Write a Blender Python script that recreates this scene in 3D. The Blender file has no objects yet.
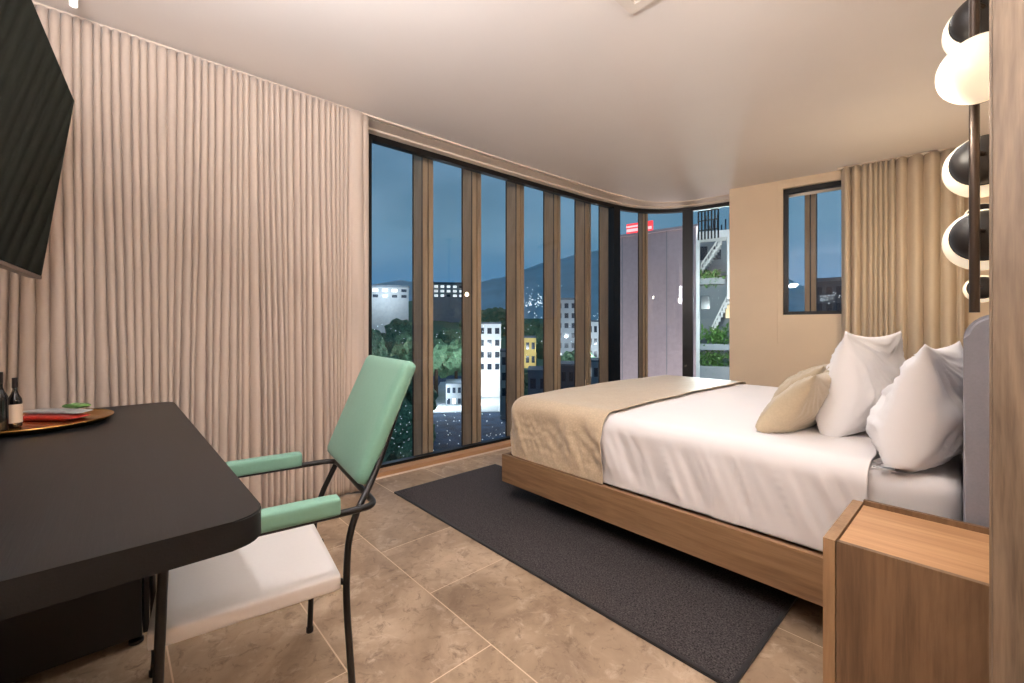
import bpy, bmesh, math, random
from mathutils import Vector, Matrix, noise
random.seed(7)
sc = bpy.context.scene
COL = sc.collection
PI = math.pi

# ------------------------------------------------------------------ helpers
def tag(o, label=None, cat=None, group=None, kind=None):
    if label: o['label'] = label
    if cat: o['category'] = cat
    if group: o['group'] = group
    if kind: o['kind'] = kind
    return o

def empty(name, loc, label, cat, group=None, rz=0.0):
    o = bpy.data.objects.new(name, None); COL.objects.link(o)
    o.location = loc; o.rotation_euler = (0, 0, rz); o.empty_display_size = 0.1
    return tag(o, label, cat, group)

def link(name, bm, mats, parent=None, smooth=False, world=True, recalc=True):
    """one mesh object; vertices are given in world space unless world=False (then in the parent's space)"""
    if recalc: bmesh.ops.recalc_face_normals(bm, faces=bm.faces)
    me = bpy.data.meshes.new(name); bm.to_mesh(me); bm.free()
    if smooth:
        for p in me.polygons: p.use_smooth = True
        if smooth != 'all':
            try: me.set_sharp_from_angle(angle=math.radians(40))
            except Exception: pass
    for m in (mats if isinstance(mats, (list, tuple)) else [mats]): me.materials.append(m)
    o = bpy.data.objects.new(name, me); COL.objects.link(o)
    if parent is not None:
        o.parent = parent
        if world:
            r = parent; M = Matrix.Identity(4)
            while r is not None:
                M = (Matrix.Translation(r.location) @ r.rotation_euler.to_matrix().to_4x4()) @ M if False else Matrix.LocRotScale(r.location, r.rotation_euler, r.scale) @ M
                r = r.parent
            me.transform(M.inverted())
    return o

def struct(name, bm, m, parent=None, **k):
    o = link(name, bm, m, parent, **k)
    if parent is None: o['kind'] = 'structure'
    return o

def box(bm, x0, x1, y0, y1, z0, z1, M=None, mi=0):
    vs = []
    for x, y, z in ((x0,y0,z0),(x1,y0,z0),(x1,y1,z0),(x0,y1,z0),(x0,y0,z1),(x1,y0,z1),(x1,y1,z1),(x0,y1,z1)):
        p = Vector((x, y, z))
        vs.append(bm.verts.new(M @ p if M else p))
    for f in ((0,3,2,1),(4,5,6,7),(0,1,5,4),(1,2,6,5),(2,3,7,6),(3,0,4,7)):
        bm.faces.new([vs[i] for i in f]).material_index = mi
    return vs

def bevbox(x0, x1, y0, y1, z0, z1, b=0.003, seg=2, M=None):
    bm = bmesh.new(); box(bm, x0, x1, y0, y1, z0, z1)
    bmesh.ops.bevel(bm, geom=list(bm.edges), offset=b, segments=seg, profile=0.7, affect='EDGES')
    if M: bmesh.ops.transform(bm, matrix=M, verts=bm.verts)
    return bm

def merge(a, b):
    me = bpy.data.meshes.new('tmp'); b.to_mesh(me); b.free(); a.from_mesh(me); bpy.data.meshes.remove(me); return a

def rounded(sx, sy, sz, r, n=(10, 10, 6), M=None, warp=None):
    """rounded box of full sizes centred on the origin"""
    bm = bmesh.new(); vmap = {}
    N = n; S = (sx/2, sy/2, sz/2)
    def V(i, j, k):
        key = (i, j, k)
        if key not in vmap:
            t = []
            for q, c in enumerate(key):
                f = 2*c/N[q]-1
                t.append(S[q]*f)
            p = Vector(t)
            rr = min(r, *S)
            inner = Vector([max(-(S[q]-rr), min(S[q]-rr, p[q])) for q in range(3)])
            d = p-inner
            if d.length > 1e-9: p = inner+d.normalized()*rr
            if warp: p = warp(p)
            if M: p = M @ p
            vmap[key] = bm.verts.new(p)
        return vmap[key]
    for ax in range(3):
        b, c = (ax+1) % 3, (ax+2) % 3
        for side in (0, N[ax]):
            for i in range(N[b]):
                for j in range(N[c]):
                    q = []
                    for di, dj in ((0,0),(1,0),(1,1),(0,1)):
                        k = [0,0,0]; k[ax] = side; k[b] = i+di; k[c] = j+dj
                        q.append(V(*k))
                    bm.faces.new(q if side else q[::-1])
    return bm

def tube(bm, pts, r, seg=10, cap=True, closed=False, smooth_n=0):
    pts = [Vector(p) for p in pts]
    if smooth_n: pts = fillet(pts, smooth_n)
    n = len(pts); rings = []
    up = Vector((0, 0, 1))
    t0 = (pts[1]-pts[0]).normalized()
    nrm = t0.cross(up)
    if nrm.length < 1e-4: nrm = t0.cross(Vector((1, 0, 0)))
    nrm.normalize()
    for i, p in enumerate(pts):
        a = pts[max(i-1, 0)]; b = pts[min(i+1, n-1)]
        t = (b-a).normalized()
        nrm = (nrm-t*nrm.dot(t)).normalized(); bi = t.cross(nrm)
        rr = r[i] if isinstance(r, (list, tuple)) else r
        rings.append([bm.verts.new(p+(nrm*math.cos(2*PI*k/seg)+bi*math.sin(2*PI*k/seg))*rr) for k in range(seg)])
    for i in range(n-1):
        for k in range(seg):
            bm.faces.new((rings[i][k], rings[i][(k+1) % seg], rings[i+1][(k+1) % seg], rings[i+1][k]))
    if cap:
        bm.faces.new(rings[0][::-1]); bm.faces.new(rings[-1])
    return bm

def fillet(pts, r, n=6):
    out = [pts[0]]
    for i in range(1, len(pts)-1):
        a, p, b = pts[i-1], pts[i], pts[i+1]
        da, db = (a-p), (b-p)
        k = min(r, da.length*.45, db.length*.45)
        A = p+da.normalized()*k; B = p+db.normalized()*k
        for j in range(n+1):
            t = j/n
            out.append(A*(1-t)**2+p*2*t*(1-t)+B*t*t)
    out.append(pts[-1]); return out

def lathe(bm, prof, cen=(0, 0, 0), seg=24, axis=None, mi=0):
    """prof: list of (radius, height)"""
    R = Matrix.Identity(3)
    if axis is not None: R = Vector((0, 0, 1)).rotation_difference(Vector(axis)).to_matrix()
    c = Vector(cen); rings = []
    for r, h in prof:
        if r < 1e-6: rings.append([bm.verts.new(c+R @ Vector((0, 0, h)))])
        else: rings.append([bm.verts.new(c+R @ Vector((r*math.cos(2*PI*k/seg), r*math.sin(2*PI*k/seg), h))) for k in range(seg)])
    for a, b in zip(rings, rings[1:]):
        for k in range(seg):
            k2 = (k+1) % seg
            if len(a) == 1 and len(b) == 1: continue
            if len(a) == 1: f = bm.faces.new((a[0], b[k2], b[k]))
            elif len(b) == 1: f = bm.faces.new((a[k], a[k2], b[0]))
            else: f = bm.faces.new((a[k], a[k2], b[k2], b[k]))
            f.material_index = mi
    for ring, rev in ((rings[0], True), (rings[-1], False)):
        if len(ring) > 1: bm.faces.new(ring[::-1] if rev else ring).material_index = mi
    return bm

def prism(bm, outline, z0, z1, mi=0):
    a = [bm.verts.new((x, y, z0)) for x, y in outline]; b = [bm.verts.new((x, y, z1)) for x, y in outline]
    n = len(a)
    for i in range(n):
        bm.faces.new((a[i], a[(i+1) % n], b[(i+1) % n], b[i])).material_index = mi
    bm.faces.new(a[::-1]).material_index = mi; bm.faces.new(b).material_index = mi
    return bm

def ribbon(bm, path, off0, off1, z0, z1, mi=0):
    """a wall strip following a plan path, between two sideways offsets"""
    n = len(path); L = []; Rr = []
    for i, p in enumerate(path):
        a = Vector(path[max(i-1, 0)]); b = Vector(path[min(i+1, n-1)])
        t = (b-a).normalized(); nn = Vector((-t.y, t.x))
        L.append(Vector(p)+nn*off0); Rr.append(Vector(p)+nn*off1)
    outline = [(p.x, p.y) for p in L]+[(p.x, p.y) for p in reversed(Rr)]
    q = []
    for i in range(n-1):
        v = [bm.verts.new((p.x, p.y, z)) for z in (z0, z1) for p in (L[i], L[i+1], Rr[i+1], Rr[i])]
        fs = [(0,1,5,4),(2,3,7,6),(4,5,6,7),(3,2,1,0)]
        if i == 0: fs.append((3,0,4,7))
        if i == n-2: fs.append((1,2,6,5))
        for f in fs: bm.faces.new([v[k] for k in f]).material_index = mi
    bmesh.ops.remove_doubles(bm, verts=bm.verts, dist=1e-5)
    return bm

# ------------------------------------------------------------------ materials
def srgb(r, g, b):
    def f(c):
        c /= 255.0
        return c/12.92 if c <= .04045 else ((c+.055)/1.055)**2.4
    return (f(r), f(g), f(b), 1.0)

class NT:
    def __init__(s, name):
        s.m = bpy.data.materials.new(name); s.m.use_nodes = True
        s.t = s.m.node_tree; s.t.nodes.clear()
        s.out = s.n('ShaderNodeOutputMaterial')
    def n(s, ty, **k):
        o = s.t.nodes.new(ty)
        for a, b in k.items(): setattr(o, a, b)
        return o
    def l(s, a, b): s.t.links.new(a, b)
    def coord(s, scale=(1, 1, 1), rot=(0, 0, 0), kind='Object'):
        c = s.n('ShaderNodeTexCoord'); mp = s.n('ShaderNodeMapping')
        mp.inputs['Scale'].default_value = scale; mp.inputs['Rotation'].default_value = rot
        s.l(c.outputs[kind], mp.inputs[0]); return mp.outputs[0]
    def noise(s, vec, scale, detail=4, rough=.55, dist=0.0):
        o = s.n('ShaderNodeTexNoise'); s.l(vec, o.inputs['Vector'])
        o.inputs['Scale'].default_value = scale; o.inputs['Detail'].default_value = detail
        o.inputs['Roughness'].default_value = rough; o.inputs['Distortion'].default_value = dist
        return o.outputs['Fac']
    def ramp(s, fac, stops):
        o = s.n('ShaderNodeValToRGB'); s.l(fac, o.inputs[0]); e = o.color_ramp.elements
        while len(e) < len(stops): e.new(.5)
        for k, (p, c) in zip(e, stops): k.position = p; k.color = c
        return o.outputs[0]
    def mix(s, fac, a, b, mode='MIX'):
        o = s.n('ShaderNodeMix', data_type='RGBA', blend_type=mode)
        for i, v in ((0, fac), (6, a), (7, b)):
            if hasattr(v, 'links') or isinstance(v, bpy.types.NodeSocket): s.l(v, o.inputs[i])
            else: o.inputs[i].default_value = v
        return o.outputs[2]
    def bump(s, h, strength=.3, dist=.01):
        o = s.n('ShaderNodeBump'); o.inputs['Strength'].default_value = strength; o.inputs['Distance'].default_value = dist
        s.l(h, o.inputs['Height']); return o.outputs[0]
    def bsdf(s, col, rough=.6, metal=0, spec=.5, normal=None, emit=None, estr=0, sheen=0, coat=0):
        b = s.n('ShaderNodeBsdfPrincipled')
        if isinstance(col, bpy.types.NodeSocket): s.l(col, b.inputs['Base Color'])
        else: b.inputs['Base Color'].default_value = col
        if isinstance(rough, bpy.types.NodeSocket): s.l(rough, b.inputs['Roughness'])
        else: b.inputs['Roughness'].default_value = rough
        b.inputs['Metallic'].default_value = metal; b.inputs['Specular IOR Level'].default_value = spec
        b.inputs['Sheen Weight'].default_value = sheen; b.inputs['Coat Weight'].default_value = coat
        if normal is not None: s.l(normal, b.inputs['Normal'])
        if emit is not None:
            b.inputs['Emission Color'].default_value = emit; b.inputs['Emission Strength'].default_value = estr
        s.l(b.outputs[0], s.out.inputs[0]); return s.m

def plain(name, c, rough=.6, metal=0, spec=.5, var=.06, scale=8, bump=0.0, emit=None, estr=0, coat=0, bscale=None):
    t = NT(name); v = t.coord(); f = t.noise(v, scale, 3)
    d = tuple(max(0, x*(1-var)) for x in c[:3])+(1,); u = tuple(min(1, x*(1+var)) for x in c[:3])+(1,)
    col = t.ramp(f, [(.3, d), (.7, u)])
    nm = t.bump(t.noise(v, bscale or scale*6, 2), bump, .01) if bump else None
    return t.bsdf(col, rough, metal, spec, nm, emit, estr, coat=coat)

def fabric(name, c, weave=260, var=.08, bump=.25, rough=.9, sheen=.2, big=4):
    t = NT(name); v = t.coord()
    f = t.noise(v, big, 4); g = t.noise(v, weave, 2)
    d = tuple(x*(1-var) for x in c[:3])+(1,); u = tuple(min(1, x*(1+var)) for x in c[:3])+(1,)
    col = t.mix(.5, t.ramp(f, [(.3, d), (.7, u)]), t.ramp(g, [(.3, d), (.7, u)]))
    return t.bsdf(col, rough, 0, .2, t.bump(g, bump, .002), sheen=sheen)

def wood(name, dark, mid, light, axis='x', scale=1.0, rough=.45, spec=.4, figure=.8):
    t = NT(name)
    st = {'x': (.9, 9, 9), 'y': (9, .9, 9), 'z': (9, 9, .9)}[axis]
    fi = {'x': (5, 90, 90), 'y': (90, 5, 90), 'z': (90, 90, 5)}[axis]
    v = t.coord(tuple(a*scale for a in st)); v2 = t.coord(tuple(a*scale for a in fi))
    f = t.noise(v, 1.0, 6, .6, figure); g = t.noise(v2, 1.0, 3, .6)
    big = t.noise(t.coord(tuple(a*scale*.35 for a in st)), 1.0, 2)
    col = t.ramp(f, [(.28, dark), (.5, mid), (.72, light)])
    col = t.mix(.38, col, t.ramp(g, [(.3, dark), (.62, light)]))
    col = t.mix(.25, col, t.ramp(big, [(.35, dark), (.65, light)]))
    return t.bsdf(col, rough, 0, spec, t.bump(g, .12, .003))

M = {}
# floor tile: brown marble with pale veins and dark flecks, a tone per tile
t = NT('stone_tile'); v = t.coord()
a = t.noise(v, 2.6, 8, .62, .6); b = t.noise(v, 9, 6, .7, 1.2); c = t.noise(v, 20, 8, .72, .8)
col = t.ramp(a, [(.32, srgb(136, 112, 91)), (.5, srgb(173, 148, 122)), (.68, srgb(202, 177, 150))])
col = t.mix(t.ramp(b, [(.54, (0,0,0,1)), (.72, (.6,.6,.6,1))]), col, srgb(220, 198, 174))
col = t.mix(t.ramp(c, [(.34, (.75,.75,.75,1)), (.47, (0,0,0,1))]), col, srgb(122, 98, 78))
w = t.n('ShaderNodeTexVoronoi', feature='DISTANCE_TO_EDGE'); w.inputs['Scale'].default_value = 5.5
mpd = t.n('ShaderNodeMix', data_type='VECTOR'); mpd.inputs[0].default_value = .16
t.l(v, mpd.inputs[4]); nz = t.n('ShaderNodeTexNoise'); nz.inputs['Scale'].default_value = 4; t.l(v, nz.inputs[0]); t.l(nz.outputs['Color'], mpd.inputs[5]); t.l(mpd.outputs[1], w.inputs['Vector'])
col = t.mix(t.ramp(w.outputs['Distance'], [(0.0, (.06,.06,.06,1)), (.02, (0,0,0,1))]), col, srgb(212, 188, 162))
at = t.n('ShaderNodeVertexColor', layer_name='tone')
col = t.mix(.8, col, at.outputs[0], 'MULTIPLY')
M['tile'] = t.bsdf(col, .42, 0, .35, t.bump(c, .05, .003))
M['grout'] = plain('tile_grout', srgb(218, 194, 166), .8)
M['ceiling'] = plain('ceiling_paint', srgb(230, 221, 214), .6, spec=.25, var=.015, scale=2)
M['wall'] = plain('wall_paint_tan', srgb(228, 206, 178), .75, var=.02, scale=3, bump=.03, bscale=120)
M['walldark'] = plain('wall_paint_beige', srgb(205, 186, 166), .8, var=.02)
M['cornice'] = plain('cornice_paint', srgb(226, 208, 190), .5, var=.02)
M['groove'] = plain('track_shadow_gap', srgb(60, 52, 46), .8)
M['blackmetal'] = plain('black_frame_metal', srgb(16, 15, 15), .4, spec=.4)
M['tubeblack'] = plain('black_tube_metal', srgb(26, 23, 22), .38, metal=.3, spec=.5)
M['bronze'] = wood('bronze_fin', srgb(150, 114, 82), srgb(196, 156, 118), srgb(214, 176, 138), 'z', .6, .5)
M['finedge'] = plain('fin_dark_edge', srgb(58, 38, 26), .5)
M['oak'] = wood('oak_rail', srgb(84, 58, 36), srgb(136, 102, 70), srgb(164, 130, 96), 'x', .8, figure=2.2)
M['oaklit'] = wood('oak_lit', srgb(150, 104, 66), srgb(188, 142, 98), srgb(210, 166, 122), 'x', .6, figure=2.2)  # same oak in a paler colour, light from above painted in
M['oakshaded'] = wood('oak_shaded', srgb(70, 50, 34), srgb(108, 82, 58), srgb(134, 104, 76), 'z', 1.0, figure=2.0)  # same oak in a darker colour, shade of the side faces painted in
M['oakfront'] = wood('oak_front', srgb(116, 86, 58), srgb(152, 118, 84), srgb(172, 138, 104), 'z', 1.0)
M['oakpanel'] = wood('oak_panel', srgb(72, 60, 48), srgb(120, 102, 84), srgb(150, 129, 108), 'z', 1.1, .45, .3, 2.6)
M['sill'] = wood('sill_wood', srgb(158, 112, 76), srgb(190, 144, 104), srgb(208, 164, 124), 'y', 1.0)
M['deskblack'] = wood('desk_black_wood', srgb(11, 12, 13), srgb(18, 19, 21), srgb(25, 27, 29), 'x', 2.2, .38, .34)
M['black'] = plain('black_lacquer', srgb(14, 13, 13), .5)
M['curtain'] = fabric('curtain_linen', srgb(206, 188, 173), 60, .025, .0)
M['curtain2'] = fabric('curtain_linen_warm', srgb(206, 188, 164), 60, .03, .0)
M['sheet'] = fabric('white_cotton', srgb(232, 226, 224), 500, .015, .1, .85, .1)
M['pillow'] = fabric('pillow_cotton', srgb(238, 234, 233), 500, .012, .1, .85, .1)
t = NT('runner_jacquard'); v = t.coord()
w = t.n('ShaderNodeTexVoronoi'); w.inputs['Scale'].default_value = 75; t.l(v, w.inputs['Vector'])
g = t.noise(v, 160, 3); g2 = t.noise(v, 5, 3)
col = t.mix(.4, t.ramp(w.outputs['Distance'], [(.1, srgb(214, 192, 162)), (.6, srgb(192, 170, 140))]), t.ramp(g, [(.3, srgb(184, 162, 134)), (.7, srgb(216, 196, 168))]))
M['runner'] = t.bsdf(col, .42, 0, .4, t.bump(w.outputs['Distance'], .15, .003), sheen=.3)
M['cushion'] = fabric('cushion_satin', srgb(190, 172, 144), 120, .08, .1, .48, .3, 12)
M['headboard'] = fabric('headboard_velvet', srgb(134, 133, 142), 160, .08, .2, .8, .5, 14)
t = NT('rug_weave'); v = t.coord()
g = t.noise(v, 170, 2, .6); f = t.noise(v, 60, 3)
w = t.n('ShaderNodeTexVoronoi'); w.inputs['Scale'].default_value = 130; t.l(v, w.inputs['Vector'])
col = t.mix(.5, t.ramp(g, [(.38, srgb(26, 24, 24)), (.62, srgb(98, 92, 91))]), t.ramp(w.outputs['Distance'], [(.1, srgb(84, 78, 78)), (.7, srgb(36, 33, 34))]))
M['rug'] = t.bsdf(col, .95, 0, .1, t.bump(g, .6, .006))
M['rugedge'] = fabric('rug_binding', srgb(34, 31, 31), 200, .1)
M['green'] = fabric('green_leatherette', srgb(120, 162, 142), 90, .04, .1, .5, 0.1)
M['seat'] = fabric('white_vinyl', srgb(226, 218, 212), 90, .02, .05, .5, 0)
M['gold'] = plain('brass', srgb(196, 150, 84), .25, metal=1.0, var=.1)
M['glassdark'] = plain('dark_bottle', srgb(14, 12, 12), .12, spec=.7)
M['label'] = plain('paper_label', srgb(214, 196, 176), .7)
M['foil'] = plain('bottle_capsule', srgb(30, 22, 22), .3)
t = NT('tv_glass'); df = t.n('ShaderNodeBsdfDiffuse'); df.inputs[0].default_value = srgb(12, 12, 12); gl = t.n('ShaderNodeBsdfGlossy'); gl.inputs['Roughness'].default_value = .05; gl.inputs[0].default_value = (.6, .76, .72, 1)
mx = t.n('ShaderNodeMixShader'); mx.inputs[0].default_value = .07; t.l(df.outputs[0], mx.inputs[1]); t.l(gl.outputs[0], mx.inputs[2]); t.l(mx.outputs[0], t.out.inputs[0]); M['tvscreen'] = t.m
M['tvbody'] = plain('tv_plastic', srgb(22, 21, 21), .4)
M['tvrim'] = plain('tv_rim', srgb(104, 86, 76), .35, metal=.6)
M['lampblack'] = plain('lamp_black_enamel', srgb(30, 26, 24), .45, spec=.35)
M['lamppole'] = plain('lamp_pole_bronze', srgb(58, 46, 38), .35, metal=.5)
M['opal'] = plain('opal_glass', srgb(250, 240, 215), .25, var=0, emit=(1.0, .86, .64, 1), estr=.42)
M['ventwhite'] = plain('vent_white', srgb(222, 210, 198), .5, var=.01)
M['spotlit'] = plain('spot_lens', srgb(250, 250, 250), .3, var=0, emit=(1, .97, .94, 1), estr=2.2)
M['white'] = plain('white_plastic', srgb(225, 220, 214), .4)
for n_, c_ in (('packred', (168, 48, 40)), ('packgreen', (96, 142, 74)), ('packsilver', (168, 170, 170)), ('packyellow', (206, 170, 70))):
    M[n_] = plain(n_, srgb(*c_), .3, var=.25, scale=30)
M['chrome'] = plain('chrome', srgb(170, 170, 172), .2, metal=1)
# glazing: see-through with a mirror-like reflection by Fresnel
t = NT('window_glass'); lw = t.n('ShaderNodeLayerWeight'); pw = t.n('ShaderNodeMath', operation='POWER'); t.l(lw.outputs['Facing'], pw.inputs[0]); pw.inputs[1].default_value = 5
fr = t.n('ShaderNodeMath', operation='MULTIPLY_ADD'); t.l(pw.outputs[0], fr.inputs[0]); fr.inputs[1].default_value = .95; fr.inputs[2].default_value = .03
tr = t.n('ShaderNodeBsdfTransparent'); tr.inputs[0].default_value = (.93, .97, 1, 1); gl = t.n('ShaderNodeBsdfGlossy'); gl.inputs['Roughness'].default_value = .01
mx = t.n('ShaderNodeMixShader'); t.l(fr.outputs[0], mx.inputs[0]); t.l(tr.outputs[0], mx.inputs[1]); t.l(gl.outputs[0], mx.inputs[2]); t.l(mx.outputs[0], t.out.inputs[0])
M['glass'] = t.m

# ------------------------------------------------------------------ camera
EYE = 1.15; FPX = 438.0
YAW = math.atan2(.737, .676)
cam = bpy.data.cameras.new('camera'); co = bpy.data.objects.new('camera', cam); COL.objects.link(co)
co.location = (0, 0, EYE); co.rotation_euler = (PI/2, 0, YAW)
cam.sensor_width = 36; cam.lens = FPX/1024*36; cam.shift_y = -14.5/1024; cam.clip_start = .02; cam.clip_end = 20000
sc.camera = co
FW = Vector((-math.sin(YAW), math.cos(YAW), 0)); RT = Vector((math.cos(YAW), math.sin(YAW), 0))
def at(px, py, d):
    """world point seen at a pixel at a given depth; used to survey the far city from the photograph"""
    return Vector((0, 0, EYE))+FW*d+RT*(d*(px-512)/FPX)+Vector((0, 0, d*(327-py)/FPX))

H = 2.66
# ------------------------------------------------------------------ room shell
bm = bmesh.new(); cl = bm.loops.layers.color.new('tone')
rows = [.15+.4335*k for k in range(-2, 13)]
joints = {0: [-2.55, -1.451, -.36], 1: [-2.31, -1.22, -.12], 2: [-2.097, -1.633, -.54], 3: [-2.75, -1.9, -.8], 4: [-2.4, -1.3, -.2]}
gg = .0026
for i in range(len(rows)-1):
    js = joints.get((i-2) % 5)
    js = sorted(js+[js[0]-1.09, js[-1]+1.09, js[-1]+2.18])
    js = [-3.2]+[j for j in js if -3.1 < j < 1.5]+[1.6]
    for j in range(len(js)-1):
        vs = box(bm, js[j]+gg, js[j+1]-gg, rows[i]+gg, rows[i+1]-gg, -.01, 0)
        k = random.uniform(.88, 1.04)
        for f in vs[0].link_faces: pass
        for vv in vs:
            for lp in vv.link_loops: lp[cl] = (k, k*.995, k*.985, 1)
vs = box(bm, -3.3, 1.6, -.75, 5.9, -.12, -.0004, mi=1)
fl = struct('floor', bm, [M['tile'], M['grout']], recalc=True)

G = [(-3.27, -.75), (-3.25, 1.5), (-3.21, 2.8), (-3.15, 4.1), (-3.11, 4.45)]
# rounded corner of the glazing
c0, c1, c2 = Vector((-3.11, 4.45)), Vector((-3.06, 5.17)), Vector((-2.45, 5.37))
for k in range(1, 11):
    s = k/10; p = c0*(1-s)**2+c1*2*s*(1-s)+c2*s*s
    G.append((p.x, p.y))
G += [(-2.1, 5.45), (-1.80, 5.52)]

bm = bmesh.new()
# ceiling follows the rounded corner, held back from the glazing
n = len(G); inner = []
def offs(path, d):
    out = []
    for i, p in enumerate(path):
        a = Vector(path[max(i-1, 0)]); b = Vector(path[min(i+1, len(path)-1)])
        tt = (b-a).normalized(); nn = Vector((-tt.y, tt.x)); q = Vector(p)+nn*d
        out.append((q.x, q.y))
    return out
OFF = -.26   # toward the room
inner = offs(G, OFF)
outline = inner+[(.06, 5.52), (.06, 5.6), (1.6, 5.6), (1.6, -.75)]
prism(bm, outline, H, H+.12)
struct('ceiling', bm, M['ceiling'])
# curtain pocket: lip, shadow gap, bands
bm = bmesh.new()
ribbon(bm, G, OFF-.012, OFF+.014, H-.012, H+.12, 0)
ribbon(bm, G, OFF+.014, OFF+.034, H+.01, H+.12, 1)
ribbon(bm, G, OFF+.034, OFF+.16, H-.008, H+.12, 0)
ribbon(bm, G, OFF+.16, OFF+.166, H, H+.12, 1)
ribbon(bm, G, OFF+.166, -.03, H-.022, H+.12, 0)
tr1 = struct('trim_1', bm, [M['cornice'], M['groove']], smooth=True)

# sill along the glazing
bm = bmesh.new(); ribbon(bm, G, -.125, .03, 0, .045); struct('trim_2', bm, M['sill'])
bm = bmesh.new(); ribbon(bm, G, -.131, -.125, 0, .012); struct('trim_3', bm, M['cornice'])

# glazing of the long wall with the rounded corner
w1 = bpy.data.objects.new('window_1', None); COL.objects.link(w1); w1.location = (-3.2, 3, 0); tag(w1, kind='structure')
bm = bmesh.new()
ribbon(bm, G, -.03, .03, 2.594, H+.12); ribbon(bm, G, -.03, .03, .045, .068)
link('window_frame', bm, M['blackmetal'], w1, smooth=True)
def gpoint(y=None, i=None):
    for a, b in zip(G, G[1:]):
        if a[1] <= y <= b[1]:
            s = (y-a[1])/(b[1]-a[1]); p = Vector(a).lerp(Vector(b), s); tt = (Vector(b)-Vector(a)).normalized(); return p, tt
def post(y, w, name='mullion'):
    p, tt = gpoint(y); a = math.atan2(tt.y, tt.x)
    Mx = Matrix.Translation((p.x, p.y, 0)) @ Matrix.Rotation(a, 4, 'Z')
    bm = bmesh.new(); box(bm, -w/2, w/2, -.045, .045, .06, 2.6, Mx); return link(name, bm, M['blackmetal'], w1)
post(1.455, .05); post(4.54, .115); post(5.33, .12)
def pane(y0, y1):
    pts = []
    p, _ = gpoint(y0); pts.append((p.x, p.y))
    pts += [g for g in G if y0+.01 < g[1] < y1-.01]
    p, _ = gpoint(y1); pts.append((p.x, p.y))
    bm = bmesh.new(); ribbon(bm, pts, -.006, .006, .06, 2.6); return link('pane', bm, M['glass'], w1, smooth=True)
pane(1.455, 4.54); pane(4.54, 5.33); pane(5.33, 5.51)

# far wall, turned ten degrees, with a recessed window
ang = math.radians(10)
MF = Matrix.Translation((-1.93, 5.01, 0)) @ Matrix.Rotation(ang, 4, 'Z')
bm = bmesh.new()
U0, U1, Z0, Z1 = .50, 1.36, 1.275, 2.575
box(bm, 0, U0, 0, .42, 0, H+.12, MF); box(bm, U1, 2.06, 0, .42, 0, H+.12, MF)
box(bm, U0, U1, 0, .42, 0, Z0, MF); box(bm, U0, U1, 0, .42, Z1, H+.12, MF)
struct('wall_far', bm, M['wall'])
w2 = bpy.data.objects.new('window_2', None); COL.objects.link(w2); w2.location = (MF @ Vector((.9, .1, 1.9))); tag(w2, kind='structure')
bm = bmesh.new(); v0 = .045
for (a, b, c, d) in ((U0, U0+.045, Z0, Z1), (U1-.045, U1, Z0, Z1), (U0, U1, Z0, Z0+.035), (U0, U1, Z1-.05, Z1)):
    box(bm, a+.001, b-.001, v0, v0+.06, c+.001, d-.001, MF)
link('window_frame', bm, M['blackmetal'], w2)
bm = bmesh.new(); box(bm, U0+.04, U1-.04, v0+.025, v0+.035, Z0+.03, Z1-.045, MF); link('pane', bm, M['glass'], w2)
bm = bmesh.new()   # casing strip round the recess
for (a, b, c, d) in ((U0-.055, U0-.045, Z0-.3, H), (U0-.045, U1, Z1+.05, Z1+.058)):
    box(bm, a, b, -.006, .001, c, d-.002, MF)
struct('trim_4', bm, M['wall'])

bm = bmesh.new(); box(bm, .062, .2, 1.44, 5.6, 0, H+.12); struct('wall_headboard', bm, M['wall'])
bm = bmesh.new(); box(bm, -3.3, 1.72, -.75, -.47, 0, H+.12); struct('wall_desk', bm, M['walldark'])
bm = bmesh.new(); box(bm, 1.6, 1.72, -.47, 1.6, 0, H+.12); struct('wall_entry', bm, M['walldark'])
bm = bmesh.new(); box(bm, .2, 1.6, 1.44, 1.6, 0, H+.12); struct('wall_wardrobe', bm, M['walldark'])

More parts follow.
